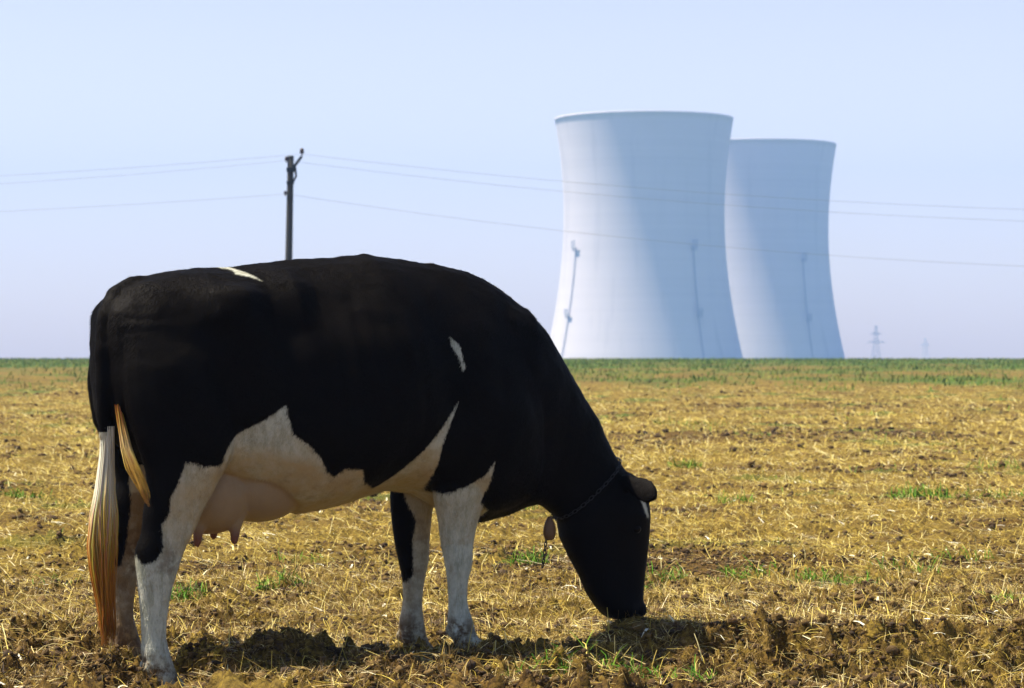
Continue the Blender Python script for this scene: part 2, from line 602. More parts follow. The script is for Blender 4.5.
# --- trunk: rings across the body; widths given from the spine down to the belly
TT = [0.0, .03, .10, .22, .36, .52, .68, .82, .93, 1.0]
def ring_yz(X, zt, zb, W, shape):
    wv = [0.0] + list(shape) + [0.0]
    tf = np.linspace(0, 1, 33)
    wy = np.interp(np.linspace(0, 1, 321), TT, wv)
    ker = np.hanning(47); ker /= ker.sum()
    pad = np.concatenate([-wy[1:24][::-1], wy, -wy[-24:-1][::-1]])
    sm_ = np.convolve(pad, ker, 'valid')
    ends = np.clip(np.minimum(np.linspace(0, 1, 321), 1 - np.linspace(0, 1, 321)) / .09, 0, 1)
    wy = (wy * (1 - ends) + sm_ * ends)[::10]
    th = tf
    pts = []
    for i in range(33):
        pts.append((X, -W * wy[i], zt + (zb - zt) * th[i]))
    for i in range(31, 0, -1):
        pts.append((X, W * wy[i], zt + (zb - zt) * th[i]))
    return pts
RUMP = (.40, .66, .88, .97, 1.0, .97, .88, .62)
HOOK = (.34, .80, 1.0, .97, .95, .93, .84, .58)
LOIN = (.30, .66, .84, .93, 1.0, 1.0, .90, .62)
BARR = (.24, .48, .72, .92, 1.0, 1.0, .88, .60)
SHOU = (.24, .46, .70, .88, .98, 1.0, .92, .68)
ST = [(-.135, 1.245, .95, .12, RUMP), (-.115, 1.31, .84, .155, RUMP), (-.06, 1.355, .78, .19, RUMP), (.0, 1.383, .74, .215, RUMP), (.12, 1.407, .70, .245, RUMP),
      (.22, 1.420, .66, .262, HOOK), (.32, 1.424, .63, .278, HOOK), (.42, 1.435, .60, .285, LOIN), (.52, 1.449, .555, .315, LOIN),
      (.60, 1.456, .535, .335, BARR), (.70, 1.463, .548, .350, BARR), (.80, 1.473, .57, .355, BARR), (.87, 1.479, .592, .35, BARR), (.95, 1.471, .612, .335, BARR),
      (1.05, 1.458, .60, .305, SHOU), (1.15, 1.448, .545, .28, SHOU), (1.25, 1.430, .50, .268, SHOU), (1.34, 1.402, .482, .255, SHOU), (1.42, 1.362, .50, .23, SHOU), (1.50, 1.30, .54, .19, SHOU), (1.55, 1.20, .62, .14, SHOU)]
mb.loft([ring_yz(*s) for s in ST])
def ring2(up, low, wd, n=28, sq=2.3):
    """ring spanned between an upper and a lower point of the mid plane"""
    cx_, cz = (up[0] + low[0]) / 2, (up[1] + low[1]) / 2
    ax, az = (up[0] - low[0]) / 2, (up[1] - low[1]) / 2
    pts = []
    for k in range(n):
        a = 2 * math.pi * k / n
        ca, sa = math.cos(a), math.sin(a)
        ca = math.copysign(abs(ca) ** (2 / sq), ca); sa = math.copysign(abs(sa) ** (2 / sq), sa)
        pts.append((cx_ + ax * ca, wd * sa, cz + az * ca))
    return pts
mb.loft([ring2(*r) for r in (((1.30, 1.30), (1.26, .52), .19), ((1.42, 1.325), (1.36, .49), .20), ((1.52, 1.288), (1.44, .505), .185),
                             ((1.60, 1.20), (1.52, .535), .16), ((1.68, 1.085), (1.575, .547), .135), ((1.76, .968), (1.61, .535), .12),
                             ((1.84, .845), (1.65, .505), .112), ((1.91, .72), (1.70, .47), .105), ((1.96, .65), (1.78, .44), .09))])
# head
HEAD = [(.662, 1.885, 1.955, .045), (.645, 1.83, 1.99, .075), (.61, 1.77, 2.022, .10), (.56, 1.70, 2.043, .115), (.50, 1.678, 2.053, .120), (.42, 1.685, 2.052, .108),
        (.345, 1.722, 2.047, .09), (.265, 1.768, 2.037, .078), (.20, 1.80, 2.03, .076), (.15, 1.838, 2.026, .080), (.118, 1.868, 2.012, .070), (.10, 1.895, 1.985, .045)]
mb.loft([ring2((xf, z), (xb, z), wd, 28, 2.5) for z, xb, xf, wd in HEAD])
for s in (-1, 1):
    mb.ellipsoid((2.005, s * .045, .135), (.022, .028, .03))       # nostril rim
    # ear: a flat leaf on a short stalk
    ear = []
    ax = Vector((.055, s * .19, -.035)).normalized()
    up = Vector((.35, 0, .94)); up = (up - ax * up.dot(ax)).normalized()
    th = ax.cross(up)
    for d, hw_, tk in ((0, .028, .022), (.04, .032, .020), (.075, .042, .014), (.11, .048, .012), (.14, .045, .011), (.165, .030, .010), (.177, .013, .008)):
        c0 = Vector((1.905, s * .085, .630)) + ax * d + Vector((0, 0, -.7 * d * d))
        ear.append([c0 + up * (hw_ * math.cos(k * math.pi / 8)) + th * (tk * math.sin(k * math.pi / 8)) for k in range(16)])
    mb.loft(ear)
# --- legs: (z, X, Y, rx, ry)
def leg(rows, n=20):
    rows = sorted(rows, key=lambda r: -r[0])
    zs = np.array([r[0] for r in rows])[::-1]
    A = np.array([r[1:] for r in rows])[::-1]
    zz = np.concatenate([np.linspace(zs[i], zs[i + 1], 4, endpoint=False) for i in range(len(zs) - 1)] + [zs[-1:]])
    # cubic (Catmull-Rom) through the stations
    out = []
    for z in zz:
        i = int(np.clip(np.searchsorted(zs, z, 'right') - 1, 0, len(zs) - 2))
        h = zs[i + 1] - zs[i]
        tt = (z - zs[i]) / h
        def tan(j):
            if j == 0 or j == len(zs) - 1: return np.zeros(4)
            return (A[j + 1] - A[j - 1]) / (zs[j + 1] - zs[j - 1])
        p = ((2 * tt**3 - 3 * tt**2 + 1) * A[i] + (tt**3 - 2 * tt**2 + tt) * h * tan(i)
             + (-2 * tt**3 + 3 * tt**2) * A[i + 1] + (tt**3 - tt**2) * h * tan(i + 1))
        out.append([(p[0] + p[2] * math.cos(2 * math.pi * k / n), p[1] + p[3] * math.sin(2 * math.pi * k / n), z) for k in range(n)])
    mb.loft(out)
def hoof(X, Y, z0, toe=.075):
    for s in (-1, 1):
        rg = []
        for z, dx, rx, ry in ((z0 + .075, -.005, .042, .024), (z0 + .045, .008, .052, .028), (z0 + .015, .030, .068, .033), (z0, .038, .074, .034)):
            rg.append([(X + dx + rx * math.cos(k * math.pi / 8), Y + s * .029 + ry * math.sin(k * math.pi / 8), z) for k in range(16)])
        mb.loft(rg)
        mb.ellipsoid((X - .062, Y + s * .026, z0 + .105), (.020, .016, .024))     # dewclaw
def hind(Y, dX, dz, rear):
    s = -1 if Y < 0 else 1
    leg([(1.22, .08 + dX, s * .12, .185, .09), (1.10, .095 + dX - rear * .5, s * .145, .205 + rear * .5, .115), (.98, .10 + dX - rear * .5, s * .165, .205 + rear * .5, .115), (.86, .115 + dX - rear * .4, s * .178, .197 + rear * .4, .11),
         (.76, .118 + dX, s * .187, .165, .098), (.66, .097 + dX, Y, .124, .080), (.57 + dz * .3, .064 + dX, Y, .108, .062), (.50 + dz * .5, .045 + dX, Y, .096, .052),
         (.44 + dz * .8, .018 + dX, Y, .090, .050), (.375 + dz, .008 + dX, Y, .076, .049), (.30 + dz, .000 + dX, Y, .060, .043), (.21 + dz, -.004 + dX, Y, .047, .039),
         (.14 + dz, -.004 + dX, Y, .043, .039), (.085 + dz, .002 + dX, Y, .050, .048), (.04 + dz, .018 + dX, Y, .048, .047), (-.02 + dz, .035 + dX, Y, .05, .05)])
    hoof(.035 + dX, Y, -.062 + dz)
hind(-.19, 0.0, 0.0, 0.0)
hind(.19, .012, .042, .03)
def fore(Y, pts, z0, hx):
    leg(pts)
    hoof(hx, Y, z0)
fore(-.14, [(.98, 1.20, -.19, .15, .075), (.80, 1.19, -.18, .125, .075), (.70, 1.185, -.165, .108, .07), (.60, 1.180, -.155, .106, .066), (.51, 1.178, -.145, .080, .056), (.42, 1.176, -.14, .063, .049),
            (.34, 1.182, -.14, .051, .047), (.28, 1.178, -.14, .039, .037), (.20, 1.180, -.14, .036, .035), (.13, 1.190, -.14, .048, .046), (.085, 1.203, -.14, .047, .046), (.04, 1.22, -.14, .05, .05)], -.002, 1.222)
fore(.14, [(.98, 1.18, .18, .14, .075), (.78, 1.165, .17, .12, .07), (.68, 1.150, .155, .10, .065), (.58, 1.130, .145, .092, .062), (.50, 1.122, .14, .080, .056), (.413, 1.124, .14, .070, .050),
           (.335, 1.130, .14, .058, .048), (.265, 1.130, .14, .043, .039), (.18, 1.125, .14, .038, .036), (.10, 1.122, .14, .050, .047), (.055, 1.132, .14, .049, .046), (.0, 1.15, .14, .05, .05)], -.046, 1.152)
# --- udder with four teats
UD = [((.27, 0, .625), (.165, .155, .150)), ((.45, 0, .650), (.185, .165, .138))]
for c0, r0 in UD: mb.ellipsoid(c0, r0, None, 28, 18)
TE = [(.334, -.075, .440), (.197, -.07, .435), (.312, .075, .450), (.185, .07, .44)]
for tx, ty, tz in TE:
    mb.tube([(tx + .01, ty, tz + .12), (tx + .003, ty, tz + .05), (tx, ty, tz + .012), (tx, ty, tz)], [.035, .019, .015, .009], 12)
# --- tail dock and tail
tail = [(.06, 0, 1.355), (-.02, -.005, 1.352), (-.085, -.025, 1.318), (-.128, -.05, 1.25), (-.146, -.07, 1.13), (-.150, -.083, .98), (-.147, -.09, .84), (-.146, -.092, .79)]
mb.tube(tail, [.036, .036, .036, .034, .031, .028, .023, .012], 14)
raw = mb.mesh()
tmp = bpy.data.objects.new('tmp', raw)
COL.objects.link(tmp)
rm = tmp.modifiers.new('r', 'REMESH'); rm.mode = 'VOXEL'; rm.voxel_size = 0.0075
sm = tmp.modifiers.new('s', 'SMOOTH'); sm.factor = .5; sm.iterations = 7
dg = bpy.context.evaluated_depsgraph_get()
dg.update()
body_me = bpy.data.meshes.new_from_object(tmp.evaluated_get(dg))
bpy.data.objects.remove(tmp)
nv = len(body_me.vertices)
bc = np.empty(nv * 3, dtype=np.float32)
body_me.vertices.foreach_get('co', bc)
bc = bc.reshape(-1, 3).astype(np.float64)
# gentle unevenness of hide over muscle and ribs
bn = np.empty(nv * 3, dtype=np.float32)
body_me.vertices.foreach_get('normal', bn)
bn = bn.reshape(-1, 3)
rib = np.sin(bc[:, 0] * 2 * math.pi / .075 + bc[:, 2] * 6) * sstep(.55, .65, bc[:, 0]) * (1 - sstep(.95, 1.05, bc[:, 0])) * sstep(.7, .9, bc[:, 2]) * (1 - sstep(1.2, 1.36, bc[:, 2]))
def lump(x, y, z, rx, ry, rz, h):
    return h * np.exp(-(((bc[:, 0] - x) / rx) ** 2 + ((np.abs(bc[:, 1]) - y) / ry) ** 2 + ((bc[:, 2] - z) / rz) ** 2))
bony = (lump(.30, .25, 1.33, .07, .06, .05, .018) + lump(-.11, .12, 1.25, .05, .06, .06, .014) + lump(1.24, .24, 1.05, .10, .1, .24, .016)
        + lump(1.38, .2, .85, .10, .1, .12, .018) + lump(.10, .25, .98, .12, .1, .14, .014) - lump(.20, .25, 1.20, .07, .1, .06, .012) - lump(.47, .3, 1.22, .08, .1, .08, .016)
        + lump(1.98, .1, .47, .05, .05, .05, .008) - lump(1.09, .3, .95, .05, .1, .3, .008))
dsp = bony + .004 * fbm(bc[:, 0] * 9 + bc[:, 1] * 5, bc[:, 2] * 9 + bc[:, 1] * 4, 3, 5) * sstep(.45, .7, bc[:, 2]) + .0022 * rib
bc += bn * dsp[:, None]
body_me.vertices.foreach_set('co', bc.astype(np.float32).ravel())

def poly_sdf(px, pz, poly):
    P = np.array(poly)
    Q = np.roll(P, -1, 0)
    d = np.full(len(px), 1e9)
    inside = np.zeros(len(px), bool)
    for (ax, az), (bx, bz_) in zip(P, Q):
        ex, ez = bx - ax, bz_ - az
        wx, wz = px - ax, pz - az
        tt = np.clip((wx * ex + wz * ez) / (ex * ex + ez * ez + 1e-12), 0, 1)
        d = np.minimum(d, (wx - ex * tt) ** 2 + (wz - ez * tt) ** 2)
        cr = ((az > pz) != (bz_ > pz)) & (px < (bx - ax) * (pz - az) / (bz_ - az + 1e-12) + ax)
        inside ^= cr
    d = np.sqrt(d)
    return np.where(inside, -d, d)
def plane_poly(px, Y): return [loc(u, v, Y) for u, v in px]
BX, BY, BZ = bc[:, 0], bc[:, 1], bc[:, 2]
near_px = [(181, 462), (191, 463), (200, 467), (219, 465), (224, 449), (236, 434), (259, 421), (280, 405), (282, 418), (287, 434), (303, 446), (312, 456), (321, 472), (329, 476), (338, 468), (356, 469), (363, 483), (379, 489),
           (384, 486), (403, 467), (420, 446), (438, 422), (452, 402), (444, 422), (436, 446), (434, 478), (439, 491), (447, 494), (455, 492), (470, 485), (483, 476), (492, 461), (489, 487), (484, 503), (500, 512), (500, 720), (60, 720),
           (60, 551), (137, 552), (143, 565), (154, 562), (163, 548), (161, 526), (168, 512), (168, 498), (175, 483)]
near_a = poly_sdf(BX, BZ, plane_poly(near_px, -.23))
back_a = poly_sdf(BX, BZ, plane_poly([(214, 264), (222, 268), (230, 270), (228, 275), (238, 277), (250, 282), (242, 274), (233, 267), (226, 262)], -.03)) + np.where(BY < .06, 0, .05)
shou_a = poly_sdf(BX, BZ, plane_poly([(450, 337), (453, 340), (459, 345), (461, 362), (463, 366), (460, 372), (457, 358), (450, 345)], -.24)) + np.where(BY < 0, 0, .1)
far_px = [(129, 465), (300, 450), (440, 480), (520, 500), (520, 720), (60, 720), (60, 566), (119, 566), (123, 548), (127, 519), (128, 498), (126, 480)]
far_a = np.maximum(poly_sdf(BX, BZ, plane_poly(far_px, .17)),
                   -poly_sdf(BX, BZ, plane_poly([(370, 475), (398, 482), (401, 501), (410, 519), (407, 541), (409, 573), (404, 582), (370, 575)], .14)))
coat = np.where(BY < .03, np.minimum(near_a, shou_a), far_a)
coat = np.minimum(coat, back_a)
star = poly_sdf(BX, BZ, plane_poly([(637, 487), (641, 490), (647, 503), (652, 518), (646, 518), (641, 504), (636, 491)], -.10)) + np.where((BY < -.02) & (BY > -.125), .0035, .05)
coat = np.where(BX > 1.55, star, coat)
coat = np.where((BZ > 1.0) & (BX < .1), .2, coat)
tail_m = (np.abs(BY + .08) < .045) & (BX < -.115) & (BZ < .845)
coat = np.where(tail_m, -.05, coat)
attr(body_me, 'coat', coat)
ud = np.full(nv, 9.0)
for c0, r0 in UD:
    q = np.sqrt(sum(((bc[:, i] - c0[i]) / r0[i]) ** 2 for i in range(3)))
    ud = np.minimum(ud, q)
skin = 1 - sstep(1.03, 1.16, ud)
for tx, ty, tz in TE:
    skin = np.maximum(skin, 1 - sstep(.03, .05, np.sqrt((BX - tx) ** 2 + (BY - ty) ** 2 + (np.maximum(0, np.abs(BZ - tz - .05) - .06)) ** 2)))
skin = skin * sstep(-.26, -.17, -np.abs(BY))
attr(body_me, 'skin', skin)
teat = 1 - sstep(.46, .52, BZ)
attr(body_me, 'teat', teat * skin * (BX > .1) * (BX < .5) * (np.abs(BY) < .12))
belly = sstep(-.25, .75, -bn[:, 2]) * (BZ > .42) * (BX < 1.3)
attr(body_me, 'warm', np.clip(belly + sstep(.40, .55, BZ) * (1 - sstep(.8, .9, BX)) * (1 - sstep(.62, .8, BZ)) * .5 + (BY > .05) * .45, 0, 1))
gz = np.where(BX > .6, np.where(BY < 0, .005, -.04), np.where(BY < 0, -.06, .0))
hk = np.exp(-(((BX - .05) / .06) ** 2 + ((BZ - .40) / .07) ** 2))
claw = np.exp(-((((BX - np.where(BX > .6, np.where(BY < 0, 1.15, 1.085), -.03)) / .035) ** 2) + ((BZ - gz - .09) / .035) ** 2))
attr(body_me, 'dirt', np.clip(1 - sstep(.03, .24, BZ - gz) + 1.6 * claw + .6 * hk + (BY > .05) * .35 * (BZ < .5), 0, 1) * (BX < 1.5))
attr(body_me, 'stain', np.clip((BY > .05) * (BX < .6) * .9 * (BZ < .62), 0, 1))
attr(body_me, 'hoof', (1 - sstep(.028, .045, BZ - gz)) * (BX < 1.5))
attr(body_me, 'nose', (1 - sstep(.14, .19, BZ)) * (BX > 1.95))

fm, t, b = new_mat('cow_hide')
co = objco(t)
ca = attr_n(t, 'coat')
f1 = noise(t, co, 60.0, 4, .7)
f2 = noise(t, mapping(t, co, (1, 1, .25)), 260.0, 3, .6)
f3 = noise(t, co, 7.0, 5, .65)
f4 = noise(t, co, 22.0, 5, .7)
edge = math_n(t, 'ADD', ca, math_n(t, 'MULTIPLY', math_n(t, 'SUBTRACT', f1, .5), .013))
edge = math_n(t, 'ADD', edge, math_n(t, 'MULTIPLY', math_n(t, 'SUBTRACT', f2, .5), .020))
isblack = ramp(t, edge, -.0045, .0045)
f5 = noise(t, mapping(t, co, (1, 1, .35)), 34.0, 4, .7)
white = mixc(t, ramp(t, math_n(t, 'ADD', math_n(t, 'MULTIPLY', f5, .7), math_n(t, 'MULTIPLY', f2, .3)), .32, .62), (.33, .335, .235), (.60, .60, .47))
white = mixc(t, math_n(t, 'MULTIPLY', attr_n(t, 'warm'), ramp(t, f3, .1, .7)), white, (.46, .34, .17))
dirt = math_n(t, 'MULTIPLY', attr_n(t, 'dirt'), ramp(t, f4, .34, .60))
white = mixc(t, math_n(t, 'MULTIPLY', ramp(t, f4, .50, .72), .45), white, (.27, .19, .09))
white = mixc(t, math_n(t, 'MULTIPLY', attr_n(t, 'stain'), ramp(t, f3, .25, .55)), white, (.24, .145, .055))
white = mixc(t, dirt, white, (.105, .062, .026))
white = mixc(t, math_n(t, 'MULTIPLY', attr_n(t, 'skin'), .85), white, mixc(t, f3, (.24, .155, .075), (.36, .25, .14)))
white = mixc(t, attr_n(t, 'teat'), white, (.20, .085, .05))
blackc = mixc(t, f3, (.0028, .0021, .0013), (.0065, .0047, .0028))
c = mixc(t, isblack, white, blackc)
c = mixc(t, attr_n(t, 'hoof'), c, (.055, .036, .02))
c = mixc(t, attr_n(t, 'nose'), c, (.010, .009, .009))
t.links.new(c, b.inputs['Base Color'])
b.inputs['Roughness'].default_value = .58
t.links.new(math_n(t, 'MULTIPLY', math_n(t, 'SUBTRACT', 1.3, isblack), .16), b.inputs['Specular IOR Level'])
bump(t, b, math_n(t, 'ADD', f2, math_n(t, 'MULTIPLY', f1, 1.5)), .35, .004)
body = link('body', body_me, fm, root, True)
body_me.materials.clear(); body_me.materials.append(fm)

# short coat: fine hairs lying along the hide
for p_ in (body_me,):
    npoly = len(p_.polygons)
    ls = np.empty(npoly, dtype=np.int32); p_.polygons.foreach_get('loop_start', ls)
    lt = np.empty(npoly, dtype=np.int32); p_.polygons.foreach_get('loop_total', lt)
    lv = np.empty(len(p_.loops), dtype=np.int32); p_.loops.foreach_get('vertex_index', lv)
    q = ls[lt == 4]
    quad = np.stack([lv[q + k] for k in range(4)], -1)
ar = np.linalg.norm(np.cross(bc[quad[:, 2]] - bc[quad[:, 0]], bc[quad[:, 3]] - bc[quad[:, 1]]), axis=1)
NH = 260000
pick = rng.choice(len(quad), NH, p=ar / ar.sum())
uu, vv_ = rng.uniform(0, 1, (NH, 1)), rng.uniform(0, 1, (NH, 1))
wq = np.concatenate([(1 - uu) * (1 - vv_), uu * (1 - vv_), uu * vv_, (1 - uu) * vv_], 1)
def onhide(a):
    a = np.asarray(a, dtype=np.float64)
    return (a[quad[pick]] * (wq if a.ndim == 1 else wq[..., None])).sum(1)
P0, Nn = onhide(bc), onhide(bn)
Nn /= np.linalg.norm(Nn, axis=1, keepdims=True) + 1e-9
bare = onhide(skin) + (1 - sstep(.03, .06, onhide(BZ - gz))) * (P0[:, 0] < 1.5) + (P0[:, 0] > 1.9) * (P0[:, 2] < .19)
flow = np.stack([-.9 * sstep(.6, .9, P0[:, 2]) * (P0[:, 0] < 1.6), np.zeros(NH), -np.ones(NH)], -1) + rng.normal(0, .28, (NH, 3))
flow -= Nn * (flow * Nn).sum(1, keepdims=True)
flow /= np.linalg.norm(flow, axis=1, keepdims=True) + 1e-9
side = np.cross(Nn, flow)
Lh = rng.uniform(.009, .019, (NH, 1)) * np.where(P0[:, 0:1] > 1.6, .8, 1)
wh = rng.uniform(.0012, .0024, (NH, 1))
root_p = P0 - Nn * .001
tip = P0 + flow * Lh + Nn * Lh * rng.uniform(.08, .34, (NH, 1))
ok = bare < .4
tri = np.stack([root_p - side * wh / 2, root_p + side * wh / 2, tip], 1)[ok]
hme = mesh_np(tri.reshape(-1, 3), np.arange(len(tri) * 3).reshape(-1, 3))
def get_attr(n_):
    o_ = np.empty(nv, dtype=np.float32); body_me.attributes[n_].data.foreach_get('value', o_); return o_
for n_ in ('coat', 'warm', 'dirt', 'stain'):
    attr(hme, n_, np.repeat(onhide(get_attr(n_))[ok], 3))
link('coat_hair', hme, fm, root)

# eyes
em, t, b = new_mat('cow_eye')
b.inputs['Base Color'].default_value = (.006, .004, .003, 1)
b.inputs['Roughness'].default_value = .3
b.inputs['Specular IOR Level'].default_value = .08
for s in (-1, 1):
    e = MB()
    pe = bc[((bc - np.array((1.955, s * .13, .445))) ** 2).sum(1).argmin()]
    e.ellipsoid((pe[0], pe[1] - s * .009, pe[2]), (.019, .016, .017))
    e.build('eye', em, root, True)

# tail switch: long hairs, white at the root, ochre and rust coloured lower down
hairm, t, b = new_mat('tail_hair')
t.links.new(attr_n(t, 'hair', True), b.inputs['Base Color'])
b.inputs['Roughness'].default_value = .6
b.inputs['Specular IOR Level'].default_value = .12
def hair(name, path, widths, cols, n, rad, seed, st0=.2):
    """path (m,3), widths (m,2) lateral spread, cols (m,3)"""
    g = np.random.default_rng(seed)
    m = 26
    s0 = np.linspace(0, 1, len(path))
    V, F, Cc = [], [], []
    base_i = 0
    NC = max(6, n // 28)
    cl = [(g.uniform(0, 6.28), math.sqrt(g.uniform(0, 1)), g.uniform(0, 6.28), g.uniform(1.2, 2.6), g.uniform(.82, 1.0), g.uniform(.85, 1.12)) for _ in range(NC)]
    for i in range(n):
        ka, kr, kp, kf, ke, kb = cl[i % NC]
        ox = kr * math.cos(ka) + g.normal(0, .20)
        oy = kr * math.sin(ka) + g.normal(0, .20)
        a, rr = math.atan2(oy, ox), min(1.1, math.hypot(ox, oy))
        end = ke * (g.uniform(.6, 1.0) if g.uniform() < .5 else g.uniform(.9, 1.0))
        st = st0 * g.uniform(0, 1) ** 1.5
        tt = st + (end - st) * np.linspace(0, 1, m)
        P = np.stack([np.interp(tt, s0, np.array(path)[:, k]) for k in range(3)], -1)
        Wx = np.interp(tt, s0, np.array(widths)[:, 0])
        Wy = np.interp(tt, s0, np.array(widths)[:, 1])
        ph, fr = g.uniform(0, 6.28), g.uniform(2, 5)
        wob = (.35 * Wx * np.sin(tt * kf * 4 + kp) + .003 * np.sin(tt * fr * 3 + ph)) * tt
        P[:, 0] += Wx * rr * math.cos(a) + wob
        P[:, 1] += Wy * rr * math.sin(a) + .005 * np.cos(tt * fr * 2.3 + ph) * tt
        C0 = np.stack([np.interp(tt + g.normal(0, .05), s0, np.array(cols)[:, k]) for k in range(3)], -1) * g.uniform(.85, 1.1) * kb
        for j in range(m):
            r = rad * (1 - .7 * (j / m) ** 2)
            for k in range(3):
                an = 2.094 * k + ph
                V.append((P[j, 0] + r * math.cos(an), P[j, 1] + r * math.sin(an), P[j, 2]))
                Cc.append(C0[j])
        for j in range(m - 1):
            for k in range(3):
                k2 = (k + 1) % 3
                F.append((base_i + j * 3 + k, base_i + j * 3 + k2, base_i + j * 3 + 3 + k2, base_i + j * 3 + 3 + k))
        base_i += m * 3
    me = mesh_np(np.array(V), np.array(F))
    attr_col(me, 'hair', np.clip(np.array(Cc), 0, .9))
    return link(name, me, hairm, root, True)
def hp(u, v, Y):
    X, Z = loc(u, v, Y)
    return (X, Y, Z)
WH, CR, OC, RU, BR = (.85, .78, .58), (.74, .55, .22), (.66, .38, .07), (.50, .20, .025), (.30, .12, .018)
hair('tail_switch', [hp(107.5, 426, -.09), hp(107, 455, -.09), hp(105, 490, -.09), hp(104, 515, -.09), hp(103, 545, -.09), hp(103.5, 575, -.09), hp(105.5, 605, -.09), hp(107, 632, -.09), hp(106, 653, -.09)],
     [(.020, .020), (.022, .022), (.030, .03), (.040, .036), (.043, .037), (.036, .034), (.026, .03), (.022, .024), (.018, .018)],
     [WH, WH, WH, CR, OC, RU, RU, BR, BR], 900, .0020, 3)
tag(hair('hair_lock', [hp(117.5, 404, -.13), hp(121.5, 425, -.15), hp(126.5, 447, -.18), hp(134, 469, -.22), hp(143, 490, -.25), hp(151, 509, -.26)],
     [(.008, .008), (.013, .010), (.018, .012), (.021, .013), (.016, .012), (.008, .008)],
     [BR, OC, CR, OC, OC, RU], 260, .0015, 5, .45), 'pale blond lock of tail hair swept across the thigh')

# collar of chain with a tag
chain_m = simple('chain_steel', (.018, .018, .017), .6, .3)
tag_m = simple('brown_tag', (.15, .075, .028), .6)
col = empty('collar', root.matrix_basis @ Vector((1.66, 0, .50)), PSI)
tag(col, 'thin chain collar round the neck with a brown hanging tag', 'collar')
# ring round the upper neck, close to the hide: measured on the body itself by slicing
def body_near(p):
    d = ((bc - np.array(p)) ** 2).sum(1)
    return bc[d.argmin()]
c_up, c_lo = np.array((1.90, 0, .70)), np.array((1.655, 0, .485))
cc = (c_up + c_lo) / 2
axis = (c_up - c_lo) / 2
nrm = np.cross(axis, (0, 1, 0)); nrm /= np.linalg.norm(nrm)
sel = np.abs((bc - cc) @ nrm) < .010
sl = bc[sel] - cc
au = axis / np.linalg.norm(axis)
ang = np.arctan2(sl[:, 1], sl @ au)
radd = np.hypot(sl[:, 1], sl @ au)
lm = MB()
NL = 64
rr = []
for k in range(NL):
    a = -math.pi + 2 * math.pi * k / NL
    dd = np.abs((ang - a + math.pi) % (2 * math.pi) - math.pi)
    q = radd[(dd < .12) & (radd < .32)]
    rr.append(q.max() if len(q) else .16)
rr = np.array(rr)
rr = np.minimum(rr, .24)
rr = (np.roll(rr, 1) + rr + np.roll(rr, -1)) / 3 + .003
inv = Matrix.Translation(-Vector((1.66, 0, .50)))
ringp = []
for k in range(NL):
    a = -math.pi + 2 * math.pi * k / NL
    ringp.append(inv @ Vector(cc + au * math.cos(a) * rr[k] + np.array((0, 1, 0)) * math.sin(a) * rr[k]))
def chain_links(mbx, pts, L, r):
    d = 0
    flip = 0
    for i in range(len(pts) - 1):
        a, b_ = pts[i], pts[i + 1]
        seg = (b_ - a).length
        while d < seg:
            p = a + (b_ - a) * (d / seg)
            tdir = (b_ - a).normalized()
            s1 = tdir.cross(Vector((0, 1, 0.2))).normalized()
            s2 = tdir.cross(s1)
            s = s1 if flip else s2
            lp = []
            for k in range(9):
                an = 2 * math.pi * k / 8
                lp.append(p + tdir * (math.cos(an) * L * .62) + s * (math.sin(an) * L * .34))
            mbx.tube(lp, r, 5)
            flip ^= 1
            d += L
        d -= seg
chain_links(lm, ringp + ringp[:1], .020, .0020)
lm.build('chain', chain_m, col)
tm = MB()
tX, tZ = loc(549.5, 528, -.03)
tc = inv @ Vector((tX, -.03, tZ))
rg = []
for k, (dz, hw_, tk) in enumerate(((-.046, .010, .006), (-.040, .020, .010), (-.02, .027, .014), (.0, .025, .015), (.02, .019, .013), (.036, .011, .009), (.044, .005, .005))):
    rg.append([(tc.x + hw_ * math.cos(j * math.pi / 7), tc.y + tk * math.sin(j * math.pi / 7), tc.z + dz) for j in range(14)])
tm.loft(rg)
tm.build('hanging_tag', tag_m, col, True)
dc = MB()
dX, dZ = loc(546, 540, -.03); eX, eZ = loc(542.5, 567, -.03)
chain_links(dc, [inv @ Vector((dX, -.03, dZ)), inv @ Vector((dX - .006, -.03, (dZ + eZ) / 2)), inv @ Vector((eX, -.03, eZ))], .016, .0022)
dc.build('dangling_chain', chain_m, col)

# ------------------------------------------------------------------ straw, clods and grass on the field
def strands(x, y, L, wd, az, lift, curl, cols, sink=0.004, segs=3):
    """ribbons lying on / standing in the ground"""
    n = len(x)
    z0 = height(x, y) - sink
    dx, dy = np.cos(az), np.sin(az)
    V = np.empty((n, segs + 1, 2, 3))
    px, py, pz = x.copy(), y.copy(), z0.copy()
    el = lift.copy()
    a = az.copy()
    for s in range(segs + 1):
        wv = wd * (1.0 - .55 * s / segs)
        V[:, s, 0] = np.stack([px - np.sin(a) * wv / 2, py + np.cos(a) * wv / 2, pz], -1)
        V[:, s, 1] = np.stack([px + np.sin(a) * wv / 2, py - np.cos(a) * wv / 2, pz + wv * .25], -1)
        st = L / segs
        px = px + np.cos(a) * np.cos(el) * st
        py = py + np.sin(a) * np.cos(el) * st
        pz = pz + np.sin(el) * st
        el = el - curl
        a = a + curl * .6 * np.sign(np.sin(x * 977.0))
    b0 = np.arange(n)[:, None] * (segs + 1) * 2 + np.arange(segs)[None] * 2
    F = np.stack([b0, b0 + 1, b0 + 3, b0 + 2], -1).reshape(-1, 4)
    C0 = np.repeat(cols, (segs + 1) * 2, 0)
    return V.reshape(-1, 3), F, C0
def join(parts):
    V, F, C0, o = [], [], [], 0
    for v, f, c0 in parts:
        V.append(v); F.append(f + o); C0.append(c0); o += len(v)
    return np.concatenate(V), np.concatenate(F), np.concatenate(C0)
